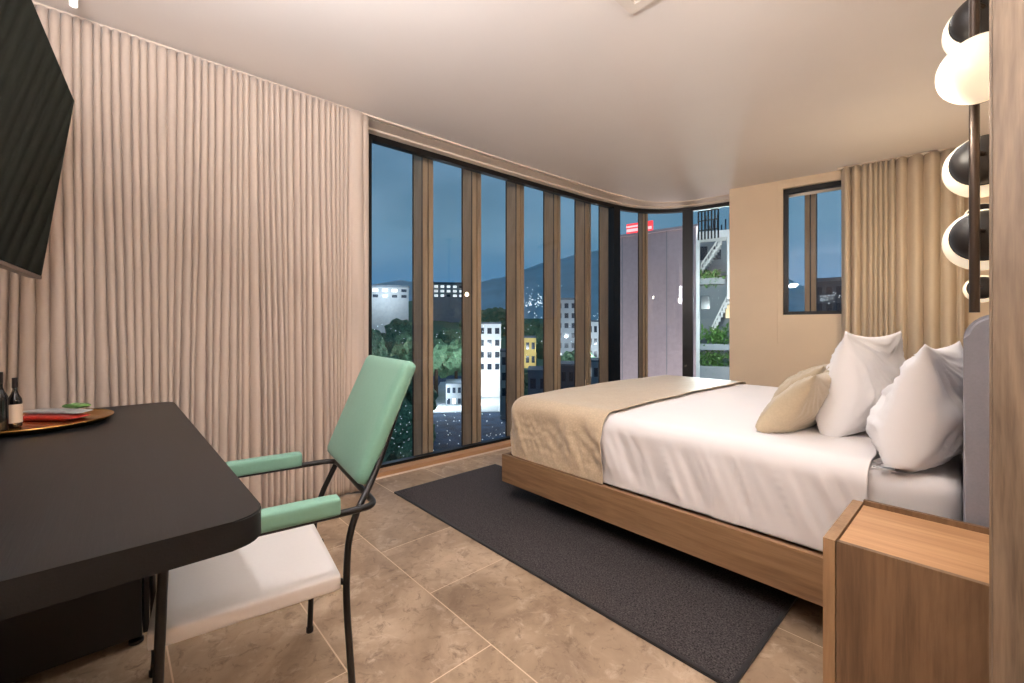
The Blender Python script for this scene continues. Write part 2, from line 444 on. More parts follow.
# ------------------------------------------------------------------ long curtain
def curtain_mesh(path, folds, depth, z0, z1, rows=36, per=10, seed=1, merge_amt=.5, hem=0.0):
    rnd = random.Random(seed)
    def cums(ch):
        w = [rnd.choice(ch) for _ in range(folds)]; tot = sum(w); c = [0]
        for a in w: c.append(c[-1]+a/tot)
        return c
    cum = cums((.85, 1, 1, 1.15, 1.3)); cumb = cums((.35, .6, .9, 1, 1.2, 1.7, 2.4))
    # lower down the folds wander, but no further than about a fold from where they hang
    cumb = [max(a-1.2/folds, min(a+1.2/folds, b)) for a, b in zip(cum, cumb)]
    for k in range(1, len(cumb)): cumb[k] = max(cumb[k], cumb[k-1]+.22/folds)
    cumb = [c/cumb[-1] for c in cumb]
    ampt = [depth*rnd.uniform(.75, 1.1) for _ in range(folds+1)]
    ampb = [depth*rnd.choice((.5, .9, 1.3, 1.8))*rnd.uniform(.8, 1.15) for _ in range(folds+1)]
    ph = rnd.uniform(0, 10)
    # path as polyline param
    P = [Vector(p) for p in path]; L = [0]
    for a, b in zip(P, P[1:]): L.append(L[-1]+(b-a).length)
    def pt(s):
        s = max(0, min(1, s))*L[-1]
        for i in range(len(P)-1):
            if s <= L[i+1]+1e-9:
                f = (s-L[i])/(L[i+1]-L[i]); tt = (P[i+1]-P[i]).normalized()
                return P[i].lerp(P[i+1], f), tt
    bm = bmesh.new(); grid = []
    for r in range(rows+1):
        q = r/rows; z = z1+(z0-z1)*q
        row = []
        for k in range(folds*per+1):
            f = k//per if k < folds*per else folds-1
            u = (k-f*per)/per
            qq = q*q*(3-2*q)*.9+q*.1
            ca_ = cum[f]*(1-qq)+cumb[f]*qq; cb_ = cum[f+1]*(1-qq)+cumb[f+1]*qq
            s = ca_+(cb_-ca_)*u
            sw = 0
            am = (1-u)*(ampt[f]*(1-q)+ampb[f]*q)+u*(ampt[f+1]*(1-q)+ampb[f+1]*q)
            off = -am+2*am*math.sin(PI*u)**.8
            off += .022*q*noise.noise((s*9+ph, q*1.3, 4.0+seed))
            yy = -(cb_-ca_)*.10*math.sin(2*PI*u)
            p, tt = pt(s+sw+yy)
            nn = Vector((tt.y, -tt.x))
            row.append(bm.verts.new((p.x+nn.x*off, p.y+nn.y*off, z)))
        grid.append(row)
    for a, b in zip(grid, grid[1:]):
        for k in range(len(a)-1): bm.faces.new((a[k], a[k+1], b[k+1], b[k]))
    return bm
cu = empty('window_curtain', (-2.99, .45, 0), 'tall beige pleated curtain covering the left part of the window wall', 'curtain')
bm = curtain_mesh([(-3.005, -.44), (-2.99, 1.245)], 47, .033, .012, 2.644, 48, 14, 3, .9)
o = link('curtain_panel', bm, M['curtain'], cu, smooth='all', recalc=False)
bm = curtain_mesh([(-2.965, 1.215), (-2.975, 1.30), (-3.03, 1.362)], 2, .022, .012, 2.644, 30, 14, 5, .2)
link('leading_edge', bm, M['curtain'], cu, smooth='all', recalc=False)
for o in cu.children:
    md = o.modifiers.new('thick', 'SOLIDIFY'); md.thickness = .003

# curtain on the far wall
cf = empty('bedside_curtain', MF @ Vector((1.45, -.05, 0)), 'warm beige curtain beside the small window behind the pillows', 'curtain')
def cfp(u, v): p = MF @ Vector((u, v, 0)); return (p.x, p.y)
def far_curtain():
    spans = [(.985, .05), (1.055, .06), (1.13, .03), (1.175, .028), (1.215, .03), (1.25, .027), (1.285, .03), (1.32, .034), (1.37, .045), (1.45, .05), (1.555, .05), (1.66, .045), (1.76, .03), (1.80, .0)]
    bm = bmesh.new(); grid = []
    for r in range(31):
        q = r/30; z = 2.645+(.012-2.645)*q; row = []
        for i in range(len(spans)-1):
            u0, d0 = spans[i]; u1, d1 = spans[i+1]
            for k in range(12 if i < len(spans)-2 else 13):
                f = k/12; u = u0+(u1-u0)*f; am = (d0*(1-f)+d1*f)*.95
                c = 1-2*math.sin(PI*f)**.8
                off = am*c*(1+.3*q*noise.noise((i, q*2, 1)))
                uu = u+.004*q*math.sin(i*2.1+q*3)
                row.append(bm.verts.new(MF @ Vector((uu, -.09+off, z))))
        grid.append(row)
    for a, b in zip(grid, grid[1:]):
        for k in range(len(a)-1): bm.faces.new((a[k], a[k+1], b[k+1], b[k]))
    return bm
o = link('curtain_panel', far_curtain(), M['curtain2'], cf, smooth='all', recalc=False)
md = o.modifiers.new('thick', 'SOLIDIFY'); md.thickness = .003
bm = bmesh.new(); box(bm, .95, 1.98, -.10, -.05, 2.648, H-.001, MF); link('curtain_track', bm, M['cornice'], cf)

# ------------------------------------------------------------------ rug
rug = empty('rug', (-1.66, 1.8, 0), 'dark charcoal woven rug lying under the near side of the bed', 'rug')
RX0, RX1, RY0, RY1 = -2.78, -.548, 1.445, 2.36
bm = bevbox(RX0+.012, RX1-.012, RY0+.012, RY1-.012, .0005, .011, .003); link('pile', bm, M['rug'], rug)
bm = bmesh.new()
for (a, b, c, d) in ((RX0, RX1, RY0, RY0+.014), (RX0, RX1, RY1-.014, RY1), (RX0, RX0+.014, RY0+.014, RY1-.014), (RX1-.014, RX1, RY0+.014, RY1-.014)):
    box(bm, a, b, c, d, .0005, .012)
link('binding', bm, M['rugedge'], rug)

# ------------------------------------------------------------------ bed
BX0, BX1, BY0, BY1 = -2.17, -.056, 1.90, 4.0
bed = empty('bed', ((BX0+BX1)/2, (BY0+BY1)/2, 0), 'king bed with low oak platform frame, white mattress and grey headboard', 'bed')
ZT, ZB = .314, .137
for nm, (a, b, c, d) in (('side_rail', (BX0, BX1, BY0, BY0+.028)), ('side_rail', (BX0, BX1, BY1-.028, BY1)), ('foot_rail', (BX0, BX0+.028, BY0+.028, BY1-.028))):
    link(nm, bevbox(a, b, c, d, ZB, ZT, .003), M['oak'] if nm == 'side_rail' else M['oakshaded'], bed)
bm = bmesh.new(); box(bm, BX0+.028, BX1, BY0+.028, BY1-.028, ZT-.05, ZT-.022); link('platform', bm, M['oak'], bed)
bm = bmesh.new(); box(bm, BX0+.4, BX1-.1, BY0+.42, BY1-.4, .0125, ZT-.05); link('plinth', bm, M['black'], bed)
def hb_outline():
    pts = []
    x0, x1, zt, r = -.053, .058, 1.19, .075
    pts = [(x0, .02), (x1, .02), (x1, zt)]
    for k in range(9):
        a = PI/2+PI/2*k/8; pts.append((x0+r+r*math.cos(a), zt-r+r*math.sin(a)))
    return pts
bm = bmesh.new(); A = [bm.verts.new((x, 1.868, z)) for x, z in hb_outline()]; B = [bm.verts.new((x, 4.03, z)) for x, z in hb_outline()]
for i in range(len(A)): bm.faces.new((A[i], A[(i+1) % len(A)], B[(i+1) % len(A)], B[i]))
bm.faces.new(A); bm.faces.new(B[::-1])
bmesh.ops.bevel(bm, geom=[e for e in bm.edges if abs(e.verts[0].co.y-e.verts[1].co.y) < 1e-6], offset=.012, segments=3, affect='EDGES')
link('headboard', bm, M['headboard'], bed, smooth=True)
# mattress with fitted sheet
MX0, MX1, MY0, MY1, MZ0, MZ1 = -2.09, -.06, 1.978, 3.925, ZT-.02, .655
def wob(p, amp, sc_): return noise.noise((p.x*sc_, p.y*sc_, p.z*sc_))*amp
def mw(p):
    p = p.copy(); p.z += .006*noise.noise((p.x*4, p.y*4, 1)); return p
bm = rounded(MX1-MX0, MY1-MY0, MZ1-MZ0, .06, (50, 50, 14), Matrix.Translation(((MX0+MX1)/2, (MY0+MY1)/2, (MZ0+MZ1)/2)), mw)
link('mattress', bm, M['sheet'], bed, smooth='all')

# duvet draped over mattress, tucked in
def drape(x0, x1, y0, y1, z0, z1, r, n, wr, crown=.03, opens=(), lift=0.0, seed=0, cut=None):
    cx, cy, cz = (x0+x1)/2, (y0+y1)/2, (z0+z1)/2
    hx, hy, hz = (x1-x0)/2, (y1-y0)/2, (z1-z0)/2
    def w(p):
        q = p.copy(); X, Y, Z = p.x+cx, p.y+cy, p.z+cz
        top = max(0, min(1, (Z-(z1-.12))/.12))
        if top > 0:
            q.z += crown*top*(1-(p.y/hy)**2)*(1-.55*max(0, p.x/hx)**2)
            q.z += wr*.35*noise.noise((X*3.5, Y*3.5, seed))+wr*.12*noise.noise((X*12, Y*12, seed))
        side = max(0, min(1, (z1-.03-Z)/.10))
        if abs(p.y) > hy-.08 and side > 0:
            s = -1 if p.y < 0 else 1
            dd = (X+.42*Z)      # slanting drag folds
            f = noise.noise((dd*9, Z*1.2, seed+3)); f2 = noise.noise((dd*26, Z*2.2, seed+7)); f3 = noise.noise((X*2, Z*2, seed))
            q.y += s*side*min(1, max(.15, (Z-.32)/.09))*max(-.013, -.05*wr+wr*1.1*f+wr*1.1*f2*(.45+max(0, f3))-.011*max(0, .35-abs(noise.noise((dd*15+1.3*noise.noise((X*3, Z*3, 9)), Z*.9, seed+11)))*2)+wr*.8*f3)
        if p.y < 0 and side > 0 and -.82 < X < -.713 and not cut[0] < -1: q.y -= .007*side
        if abs(p.x) > hx-.08 and side > 0:
            s = -1 if p.x < 0 else 1
            q.x += s*side*wr*.8*noise.noise((Y*8, Z*2, seed+5))
        q.z += lift*0
        return q
    bm = rounded(x1-x0, y1-y0, z1-z0, r, n, Matrix.Translation((cx, cy, cz)), w)
    if cut: 
        for co_, no_ in (((0, 0, cut[1]), (0, 0, -1)), ((cut[0], 0, 0), (1, 0, 0))):
            bmesh.ops.bisect_plane(bm, geom=list(bm.verts)+list(bm.edges)+list(bm.faces), plane_co=co_, plane_no=no_, clear_outer=True)
        return bm
    rm = []
    for f in bm.faces:
        c = f.calc_center_median()
        if c.z < z0+.004 and abs(f.normal.z) > .5: rm.append(f)
        elif 'x1' in opens and c.x > x1-.004-r*.0 and all(abs(v.co.x-x1) < .03 for v in f.verts): rm.append(f)
    bmesh.ops.delete(bm, geom=rm, context='FACES')
    return bm
EDGE_D = -.288
bm = drape(-2.118, EDGE_D+.15, 1.944, 3.958, ZT-.11, .672, .085, (190, 90, 50), .016, .012, seed=2, cut=(EDGE_D, ZT+.003))
bmesh.ops.solidify(bm, geom=bm.faces[:], thickness=.006)
dv = link('duvet', bm, M['sheet'], None, smooth='all')
tag(dv, 'white cotton duvet draped over the bed and hanging down its sides', 'duvet')
# shorter overlay fold in the middle of the duvet
# runner over the foot end
def runner():
    x0, x1 = -2.150, -1.36
    bm = drape(x0, x1+.3, 1.926, 3.976, ZT-.11, .688, .09, (110, 110, 50), .016, .014, seed=2, cut=(-1.385, ZT+.004))
    rnd = random.Random(3)
    for v in bm.verts:
        c = v.co
        if c.z < .62 and c.x < -1.37:       # crumpled hanging part
            k = min(1, (.62-c.z)/.1)*min(1, max(.2, (c.z-.32)/.1))
            s = max(0, min(1, (c.x+1.95)/.4))
            c.y += -k*.013*s*(.6+noise.noise((c.x*16+c.z*9, c.z*13, 2)))
            c.y += -k*.006*noise.noise((c.x*34, c.z*30, 5))
    bmesh.ops.solidify(bm, geom=bm.faces[:], thickness=-.006)
    return bm
rn = link('bed_runner', runner(), M['runner'], None, smooth='all')
tag(rn, 'beige patterned bed runner laid across the foot of the bed', 'bed runner')

# ------------------------------------------------------------------ pillows
def pillow_mesh(W, Hh, T, seed, n=60, corner=.10, wr=.017):
    bm = bmesh.new(); front = {}; back = {}
    for i in range(n+1):
        for j in range(n+1):
            u = 2*i/n-1; v = 2*j/n-1
            # edges curve inwards between pointed corners
            x = W/2*u*(1-corner*(1-v*v)*abs(u)**3*.0 - .07*(1-abs(v)**2.2)*0) 
            ear = 1+.05*(abs(u)*abs(v))**3
            x = W/2*u*(1-.07*(1-v*v))*ear; z = Hh/2*v*(1-.085*(1-u*u))*ear
            k = max(0, (1-u*u))*max(0, (1-v*v))
            th = T/2*max(0, 1-u*u)**.30*max(0, 1+v)**.26*max(0, 1-v)**.52*(1.02-.16*v)*(1-(.5+.28*v)*(abs(u)*abs(v))**2.2)
            e = min(1-abs(u), 1-abs(v))
            rad = noise.noise((math.atan2(v-.98, u+.0)*6+seed, math.hypot(u, v-1)*1.5, seed))
            rad2 = noise.noise((math.atan2(abs(v)-1, abs(u)-1)*9+seed, 3*seed, math.hypot(abs(u)-1, abs(v)-1)))
            d = wr*(1.2*noise.noise((u*1.7+seed, v*2.2, seed))+.9*rad+.9*rad2+.5*noise.noise((u*5, v*6, seed*2))+.32*noise.noise((u*1.6+seed, v*8+seed, seed*3))*(1-v)*.6)*min(1, e*6)
            sag = -.03*T*(1-v)
            front[i, j] = bm.verts.new((x, -th-d-.0015+sag*0, z))
            d2 = wr*(1.2*noise.noise((u*1.7+seed+9, v*2.2, seed))+.8*rad2)*min(1, e*6)
            if e < 1e-6: back[i, j] = front[i, j]
            else: back[i, j] = bm.verts.new((x, th+d2+.0015, z))
    for i in range(n):
        for j in range(n):
            bm.faces.new((front[i, j], front[i+1, j], front[i+1, j+1], front[i, j+1]))
            bm.faces.new((back[i, j], back[i, j+1], back[i+1, j+1], back[i+1, j]))
    return bm
def place_pillow(name, W, Hh, T, seed, base, yaw, lean, mat, label, cat, roll=0.0, wr=.018, group=None):
    """base: middle of the bottom edge; yaw turns the front face; lean tips the top backwards"""
    bm = pillow_mesh(W, Hh, T, seed, wr=wr)
    Mx = Matrix.Translation(base) @ Matrix.Rotation(yaw, 4, 'Z') @ Matrix.Rotation(-lean, 4, 'X') @ Matrix.Rotation(roll, 4, 'Y') @ Matrix.Translation((0, 0, Hh/2))
    bmesh.ops.transform(bm, matrix=Mx, verts=bm.verts)
    o = link(name, bm, mat, None, smooth='all'); tag(o, label, cat, group); return o
from mathutils.bvhtree import BVHTree
def press(o, others, eps=.003, reach=.12):
    '''soft things give way where they touch: their surface is pushed out of what they lean on'''
    bpy.context.view_layer.update()
    for t_ in others:
        b_ = bmesh.new(); b_.from_mesh(t_.data); b_.transform(t_.matrix_world); tree = BVHTree.FromBMesh(b_); b_.free()
        for it in range(2):
            for v in o.data.vertices:
                p = o.matrix_world @ v.co
                loc, nn, idx, dist = tree.find_nearest(p, reach)
                if loc is not None and ((p-loc).dot(nn) < eps):
                    v.co = o.matrix_world.inverted() @ (loc+nn*eps)
YX = -PI/2          # front face towards -x
mat_o = [c for c in bed.children if c.name == 'mattress'][0]; hb_o = [c for c in bed.children if c.name == 'headboard'][0]
pb = place_pillow('pillow', .64, .43, .225, 1.3, (-.188, 2.30, .662), YX-math.radians(5), math.radians(10), M['pillow'], 'plump white pillow leaning on the grey headboard, nearest the nightstand', 'pillow', group='white pillows at the headboard')
press(pb, [mat_o, dv, hb_o])
pa = place_pillow('pillow', .66, .45, .215, 4.1, (-.425, 2.62, .678), YX-math.radians(9), math.radians(9), M['pillow'], 'white pillow standing between the beige cushion and the pillow at the headboard', 'pillow', group='white pillows at the headboard')
press(pa, [dv, mat_o, pb])
ca = place_pillow('cushion', .48, .345, .15, 7.7, (-.680, 2.40, .684), YX-math.radians(6), math.radians(40), M['cushion'], 'shiny beige cushion propped in front of the white pillows, nearest the camera', 'cushion', wr=.008, group='beige cushions on the bed')
press(ca, [dv, pa])
cb = place_pillow('cushion', .48, .345, .15, 9.2, (-.83, 3.0, .692), YX, math.radians(44), M['cushion'], 'beige cushion mostly hidden behind the nearer beige cushion', 'cushion', wr=.008, group='beige cushions on the bed')
press(cb, [dv])

# ------------------------------------------------------------------ nightstand
NX0, NX1, NY0, NY1, NZ = -.311, .055, 1.449, 1.842, .57
ns = empty('nightstand', ((NX0+NX1)/2, (NY0+NY1)/2, 0), 'oak nightstand with warm lit top beside the bed and wooden panel', 'nightstand')
link('side_panel', bevbox(NX0+.03, NX1, NY0, NY0+.016, 0, NZ, .0015), M['oakshaded'], ns)
link('side_panel', bevbox(NX0+.03, NX1, NY1-.016, NY1, 0, NZ+.010, .0015), M['oakshaded'], ns)
link('top', bevbox(NX0+.031, NX1, NY0+.016, NY1-.016, NZ-.030, NZ-.006, .001), M['oaklit'], ns)
link('base', bevbox(NX0+.03, NX1, NY0+.016, NY1-.016, .05, .07, .001), M['oakshaded'], ns)
link('back_panel', bevbox(NX1-.012, NX1, NY0+.016, NY1-.016, .07, NZ-.03, .001), M['oakshaded'], ns)
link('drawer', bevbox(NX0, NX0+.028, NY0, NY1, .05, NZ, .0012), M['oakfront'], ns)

# wooden panel at right
wp = empty('wooden_panel', (.4, 1.37, 0), 'tall grained wooden partition panel at the right edge', 'panel')
link('board', bevbox(.0035, 1.0, 1.33, 1.425, .0, H-.002, .003), M['oakpanel'], wp)
link('edge_strip', bevbox(-.0005, .0033, 1.331, 1.424, .0, H-.002, .001), M['oakpanel'], wp)

# ------------------------------------------------------------------ globe lamps
def globe_lamp(x, y, globes, label, zb):
    t_ = empty('globe_lamp', (x, y, zb), label, 'lamp', 'hanging globe lamps beside the bed')
    bm = bmesh.new(); tube(bm, [(x, y, zb), (x, y, H-.02)], .0108, 16); link('pole', bm, M['lamppole'], t_, smooth=True)
    bm = bmesh.new(); lathe(bm, [(.0, -.02), (.05, -.02), (.05, -.001), (0, -.001)], (x, y, H)); link('ceiling_rose', bm, M['lamppole'], t_, smooth=True)
    for z, s, dx in globes:
        R = .09 if s > 0 else .082
        c = Vector((x+dx, y+s*.135, z)); ax = Vector((0, -s, .12)).normalized()
        bm = bmesh.new()
        lathe(bm, [(R*math.sin(a), -R*math.cos(a)*.86) for a in [PI*k/20*.93 for k in range(21)]], c, 40, ax)
        g = link('globe', bm, M['opal'], t_, smooth='all')
        bm = bmesh.new(); rc = .071
        lathe(bm, [(rc+.002, .045), (rc+.002, .052)]+[(rc*math.cos(a), .052+.047*math.sin(a)) for a in [PI/2*k/10 for k in range(11)]], c, 36, ax)
        link('cap', bm, M['lampblack'], t_, smooth=True)
        bm = bmesh.new(); e = c+ax*.094; tube(bm, [e, Vector((x, y+s*.004, e.z))], .006, 8); link('stem', bm, M['lamppole'], t_, smooth=True)
    return t_
globe_lamp(-.028, 1.75, [(1.405, 1, .018), (1.62, 1, .018), (2.03, 1, .018), (1.80, -1, .012)], 'tall pole lamp with opal globes and black caps above the nightstand', 1.19)
globe_lamp(-.062, 4.10, [(1.40, 1, .03), (1.875, 1, .03)], 'distant twin pole lamp beyond the bed, mostly hidden behind the nearer one', 1.27)

# ------------------------------------------------------------------ desk
DX0, DX1, DY0, DY1, DZ = -2.83, -.998, -.465, .238, .770
dk = empty('desk', ((DX0+DX1)/2, -.1, 0), 'black wooden desk with rounded corners along the left wall', 'desk')
def rrect(x0, x1, y0, y1, r, n=8):
    pts = []
    for cx, cy, a0, rr in ((x1-r[0], y1-r[0], 0, r[0]), (x0+r[1], y1-r[1], PI/2, r[1]), (x0+r[2], y0+r[2], PI, r[2]), (x1-r[3], y0+r[3], 1.5*PI, r[3])):
        for k in range(n+1): a = a0+PI/2*k/n; pts.append((cx+rr*math.cos(a), cy+rr*math.sin(a)))
    return pts
bm = bmesh.new(); prism(bm, rrect(DX0, DX1, DY0, DY1, (.062, .05, .005, .005)), DZ-.058, DZ)
bmesh.ops.bevel(bm, geom=[e for e in bm.edges if abs(e.verts[0].co.z-e.verts[1].co.z) < 1e-6], offset=.003, segments=2, affect='EDGES')
link('desk_top', bm, M['deskblack'], dk, smooth=True)
link('back_panel', bevbox(-2.06, DX1-.08, -.462, -.44, .30, DZ-.0585, .002), M['black'], dk)
# two slim legs at the wall side
for x in (DX1-.16,):
    link('leg', bevbox(x, x+.04, -.44, -.40, 0, DZ-.0585, .002), M['black'], dk)
pd = empty('cabinet', (-2.42, -.17, 0), 'black cabinet on small feet standing under the desk', 'cabinet')
CX0, CX1, CY0, CY1 = -2.78, -2.07, -.43, .085
link('body', bevbox(CX0, CX1, CY0, CY1, .035, DZ-.062, .003), M['black'], pd)
d = link('door', bevbox(CX0+.003, CX1-.003, CY1+.003, CY1+.021, .04, DZ-.068, .003), M['blackmetal'], pd)
bm = bmesh.new(); tube(bm, [(CX1-.05, CY1+.021, .50), (CX1-.05, CY1+.04, .50), (CX1-.05, CY1+.04, .62), (CX1-.05, CY1+.021, .62)], .005, 8, smooth_n=.01); link('handle', bm, M['chrome'], d, smooth=True)
for x, y in ((CX0+.04, CY0+.04), (CX1-.03, CY0+.04), (CX0+.04, CY1-.02), (CX1-.03, CY1-.015)):
    bm = bmesh.new(); lathe(bm, [(.008, .034), (.008, .02), (.022, .014), (.022, .003), (.018, 0)], (x, y, .001), 16); link('foot', bm, M['tubeblack'], pd, smooth=True)

# tray, bottles and snacks
TC = Vector((-2.49, -.215, DZ)); TR = .222
ty = empty('tray', TC, 'round brass tray on the black desk', 'tray')
bm = bmesh.new(); lathe(bm, [(0, .001), (TR-.02, .001), (TR, .016), (TR+.004, .018), (TR+.004, .021), (TR-.002, .021), (TR-.022, .006), (0, .006)], TC, 64); link('dish', bm, M['gold'], ty, smooth=True)
bm = bmesh.new(); rr = [TC+Vector((math.cos(2*PI*k/64)*(TR+.003), math.sin(2*PI*k/64)*(TR+.003), .021)) for k in range(65)]; tube(bm, rr, .003, 8, cap=False); link('rim', bm, M['gold'], ty, smooth=True)
TZ = DZ+.0065
def bottle(x, y, r, h, lab, label, group='small wine bottles on the tray'):
    b_ = empty('bottle', (x, y, TZ), label, 'bottle', group); c = (x, y, TZ)
    bm = bmesh.new(); lathe(bm, [(0, .002), (r*.8, 0), (r, .004), (r, h*.52), (r*.92, h*.58), (r*.5, h*.68), (r*.36, h*.74), (r*.34, h*.86), (0, h*.86)], c, 24); link('body', bm, M['glassdark'], b_, smooth=True)
    bm = bmesh.new(); lathe(bm, [(r*.38, h*.80), (r*.40, h*.80), (r*.40, h*.995), (r*.33, h), (0, h)], c, 20); link('capsule', bm, M['foil'], b_, smooth=True)
    if lab:
        bm = bmesh.new(); n_ = 24; lathe(bm, [(r+.0006, h*.10), (r+.001, h*.10), (r+.001, h*.47), (r+.0006, h*.47)], c, n_); link('label', bm, M['label'], b_, smooth=True)
bottle(-2.452, -.262, .0195, .185, True, 'small dark wine bottle with pale paper label on the tray')
bottle(-2.405, -.293, .022, .212, False, 'plain black bottle at the left edge of the photo beside the labelled bottle')
bottle(-2.535, -.345, .019, .185, False, 'dark bottle behind the labelled bottle on the tray')
def packet(x, y, z, l, w, h, rz, m, name, label, cat, g='snacks on the tray'):
    def pw(p):
        q = p.copy(); e = 1-abs(p.x)/(l/2); k = min(1, max(0, e)*3.5)
        q.z = p.z*(.18+.82*k)+.002*noise.noise((p.x*50, p.y*50, x)); return q
    bm = rounded(l, w, h, h*.45, (18, 10, 4), Matrix.Translation((x, y, z+h/2)) @ Matrix.Rotation(rz, 4, 'Z'), pw)
    o = link(name, bm, m, None, smooth='all'); tag(o, label, cat, g)
packet(-2.575, -.185, TZ+.001, .27, .085, .018, .85, M['packred'], 'snack_packet', 'flat red snack packet lying on the brass tray', 'packet')
packet(-2.605, -.165, TZ+.0195, .26, .07, .012, .78, M['packsilver'], 'snack_packet', 'long silver snack packet on top of the red packet', 'packet')
packet(-2.618, -.105, TZ+.032, .10, .05, .016, .6, M['packgreen'], 'snack_packet', 'small green snack packet near the right rim of the tray', 'packet')
packet(-2.645, -.300, TZ+.001, .055, .055, .040, 1.3, M['packgreen'], 'snack_packet', 'green snack packet right behind the labelled bottle', 'packet')

# ------------------------------------------------------------------ television
z1_ = 1.85
ttop = Vector((0, 0, EYE))+(FW+RT*(-.998)+Vector((0, 0, .518)))*z1_
tv = empty('television', (ttop.x+.6, -.3, 1.3), 'black flat television tilted on the wall above the desk', 'television')
sw = math.radians(4.5); tilt = math.radians(7.3)
ex = Vector((math.cos(sw), -math.sin(sw), 0)); nrm = Vector((math.sin(sw), math.cos(sw), 0))
dn = (Vector((0, 0, -1))*math.cos(tilt)-nrm*math.sin(tilt)); nf = nrm*math.cos(tilt)-Vector((0, 0, 1))*math.sin(tilt)
TM = Matrix(((ex.x, nf.x, -dn.x, ttop.x), (ex.y, nf.y, -dn.y, ttop.y), (ex.z, nf.z, -dn.z, ttop.z), (0, 0, 0, 1)))
TW, TH = 1.40, .770
link('screen', bevbox(.006, TW-.006, -.006, .0, -TH+.014, -.006, .001, 1, TM), M['tvscreen'], tv)
link('casing', bevbox(0, TW, -.035, -.005, -TH+.006, 0, .003, 2, TM), M['tvbody'], tv)
link('lower_bezel', bevbox(0, TW, -.038, .001, -TH, -TH+.013, .001, 1, TM), M['tvrim'], tv)
bm = bmesh.new(); box(bm, .55, .85, -.10, -.036, -.55, -.25, TM); link('wall_mount', bm, M['tvbody'], tv)
bm = bmesh.new(); tube(bm, [TM @ Vector((.7, -.08, -.4)), Vector(((TM @ Vector((.7, 0, 0))).x, -.46, 1.75))], .03, 10); link('mount_arm', bm, M['tvbody'], tv)

# ------------------------------------------------------------------ chair
ch = empty('armchair', (-1.47, .33, 0), 'green armchair with white seat and black tube frame at the desk', 'chair')
cu_ = Vector((.990, -.139, 0)); cv_ = Vector((.139, .990, 0))
def MV(o, u, v, w): return Matrix(((u.x, v.x, w.x, o.x), (u.y, v.y, w.y, o.y), (u.z, v.z, w.z, o.z), (0, 0, 0, 1)))
Nc = Vector((-1.21, .574, .63)); Fc = Vector((-1.73, .648, .63))
TBR = .0098
# seat slab
so = Vector((-1.488, .302, .43)); su = cu_; sv = cv_
bm = rounded(.455, .425, .044, .009, (24, 24, 8), MV(so, su, sv, Vector((0, 0, 1))), lambda p: Vector((p.x, p.y, p.z+(.003*(1-(p.x/.23)**2)*(1-(p.y/.22)**2) if p.z > 0 else 0))))
link('seat', bm, M['seat'], ch, smooth='all')
# backrest
bl, br_ = Vector((-1.757, .623, .68)), Vector((-1.27, .555, .68))
tl, tr_ = Vector((-1.735, .776, 1.026)), Vector((-1.250, .706, 1.03))
bc = (bl+br_+tl+tr_)/4;
bu = ((br_-bl)+(tr_-tl)).normalized(); bc -= bu*.022; bu = ((br_-bl)+(tr_-tl)).normalized(); bw_ = ((tl-bl)+(tr_-br_)); bw_ = (bw_-bu*bw_.dot(bu)).normalized(); bn = bw_.cross(bu).normalized()
Wb = ((br_-bl).length+(tr_-tl).length)/2-.034; Hb = ((tl-bl).length+(tr_-br_).length)/2+.03
def bwarp(p):
    q = p.copy(); f = p.z/Hb
    q.y += -.02*(1-(2*p.x/Wb)**2)*0
    return q
if bn.y < 0: bn = -bn
bm = rounded(Wb, .048, Hb, .02, (20, 8, 18), MV(bc+bn*.022, bu, bn, bw_), lambda p: Vector((p.x*(1+.0*p.z), p.y+.018*((2*p.x/Wb)**2-.5)*-1*0+(-.010*(1-(2*p.x/Wb)**2)*(1-(2*p.z/Hb)**2) if p.y < 0 else 0), p.z)))
link('backrest', bm, M['green'], ch, smooth='all')
# U shaped arm tube
Nf, Ff = Vector((-1.274, .09, .63)), Vector((-1.808, .14, .63))
bm = bmesh.new(); tube(bm, [Ff, Fc, Nc, Nf], TBR, 12, smooth_n=.05); link('arm_frame', bm, M['tubeblack'], ch, smooth=True)
for rear, frontp in ((Nc-cv_*.105, Nc-cv_*.40), (Fc-cv_*.12, Fc-cv_*.40)):
    mid = (rear+frontp)/2; d_ = (rear-frontp).normalized(); side = Vector((d_.y, -d_.x, 0))
    bm = rounded(.052, (rear-frontp).length, .048, .007, (6, 14, 6), MV(mid+Vector((0, 0, .027)), side, d_, Vector((0, 0, 1))))
    link('armrest', bm, M['green'], ch, smooth='all')
for nm, pts in (('rear_leg', [(-1.200, .507, 0), (-1.235, .492, .40), (-1.232, .500, .58), (-1.300, .612, .69), (-1.345, .748, .97)]),
                ('rear_leg', [(-1.734, .555, 0), (-1.712, .560, .39), (-1.720, .585, .50), (-1.715, .668, .66), (-1.69, .79, .97)]),
                ('front_leg', [(-1.218, .063, 0), (-1.274, .09, .63)]),
                ('front_leg', [(-1.866, .106, 0), (-1.808, .14, .63)])):
    bm = bmesh.new(); p0 = Vector(pts[0]); rr_ = TBR if nm == 'rear_leg' else .0105
    tube(bm, pts, rr_, 12, smooth_n=.09); lg = link('leg', bm, M['tubeblack'], ch, smooth=True)
    bm = bmesh.new(); lathe(bm, [(rr_+.002, .0005), (rr_+.003, .002), (rr_+.003, .018), (rr_, .02)], p0, 14); link('foot_cap', bm, M['black'], lg, smooth=True)
bm = bmesh.new()
for a, b in (((-1.715, .56, .425), (-1.60, .46, .40)), ((-1.234, .494, .425), (-1.30, .46, .425)), ((-1.85, .10, .40), (-1.25, .075, .40)), ((-1.63, .19, .40), (-1.58, .55, .40)), ((-1.40, .14, .40), (-1.34, .51, .40))):
    tube(bm, [a, b], .008, 8)
link('seat_frame', bm, M['tubeblack'], ch, smooth=True)

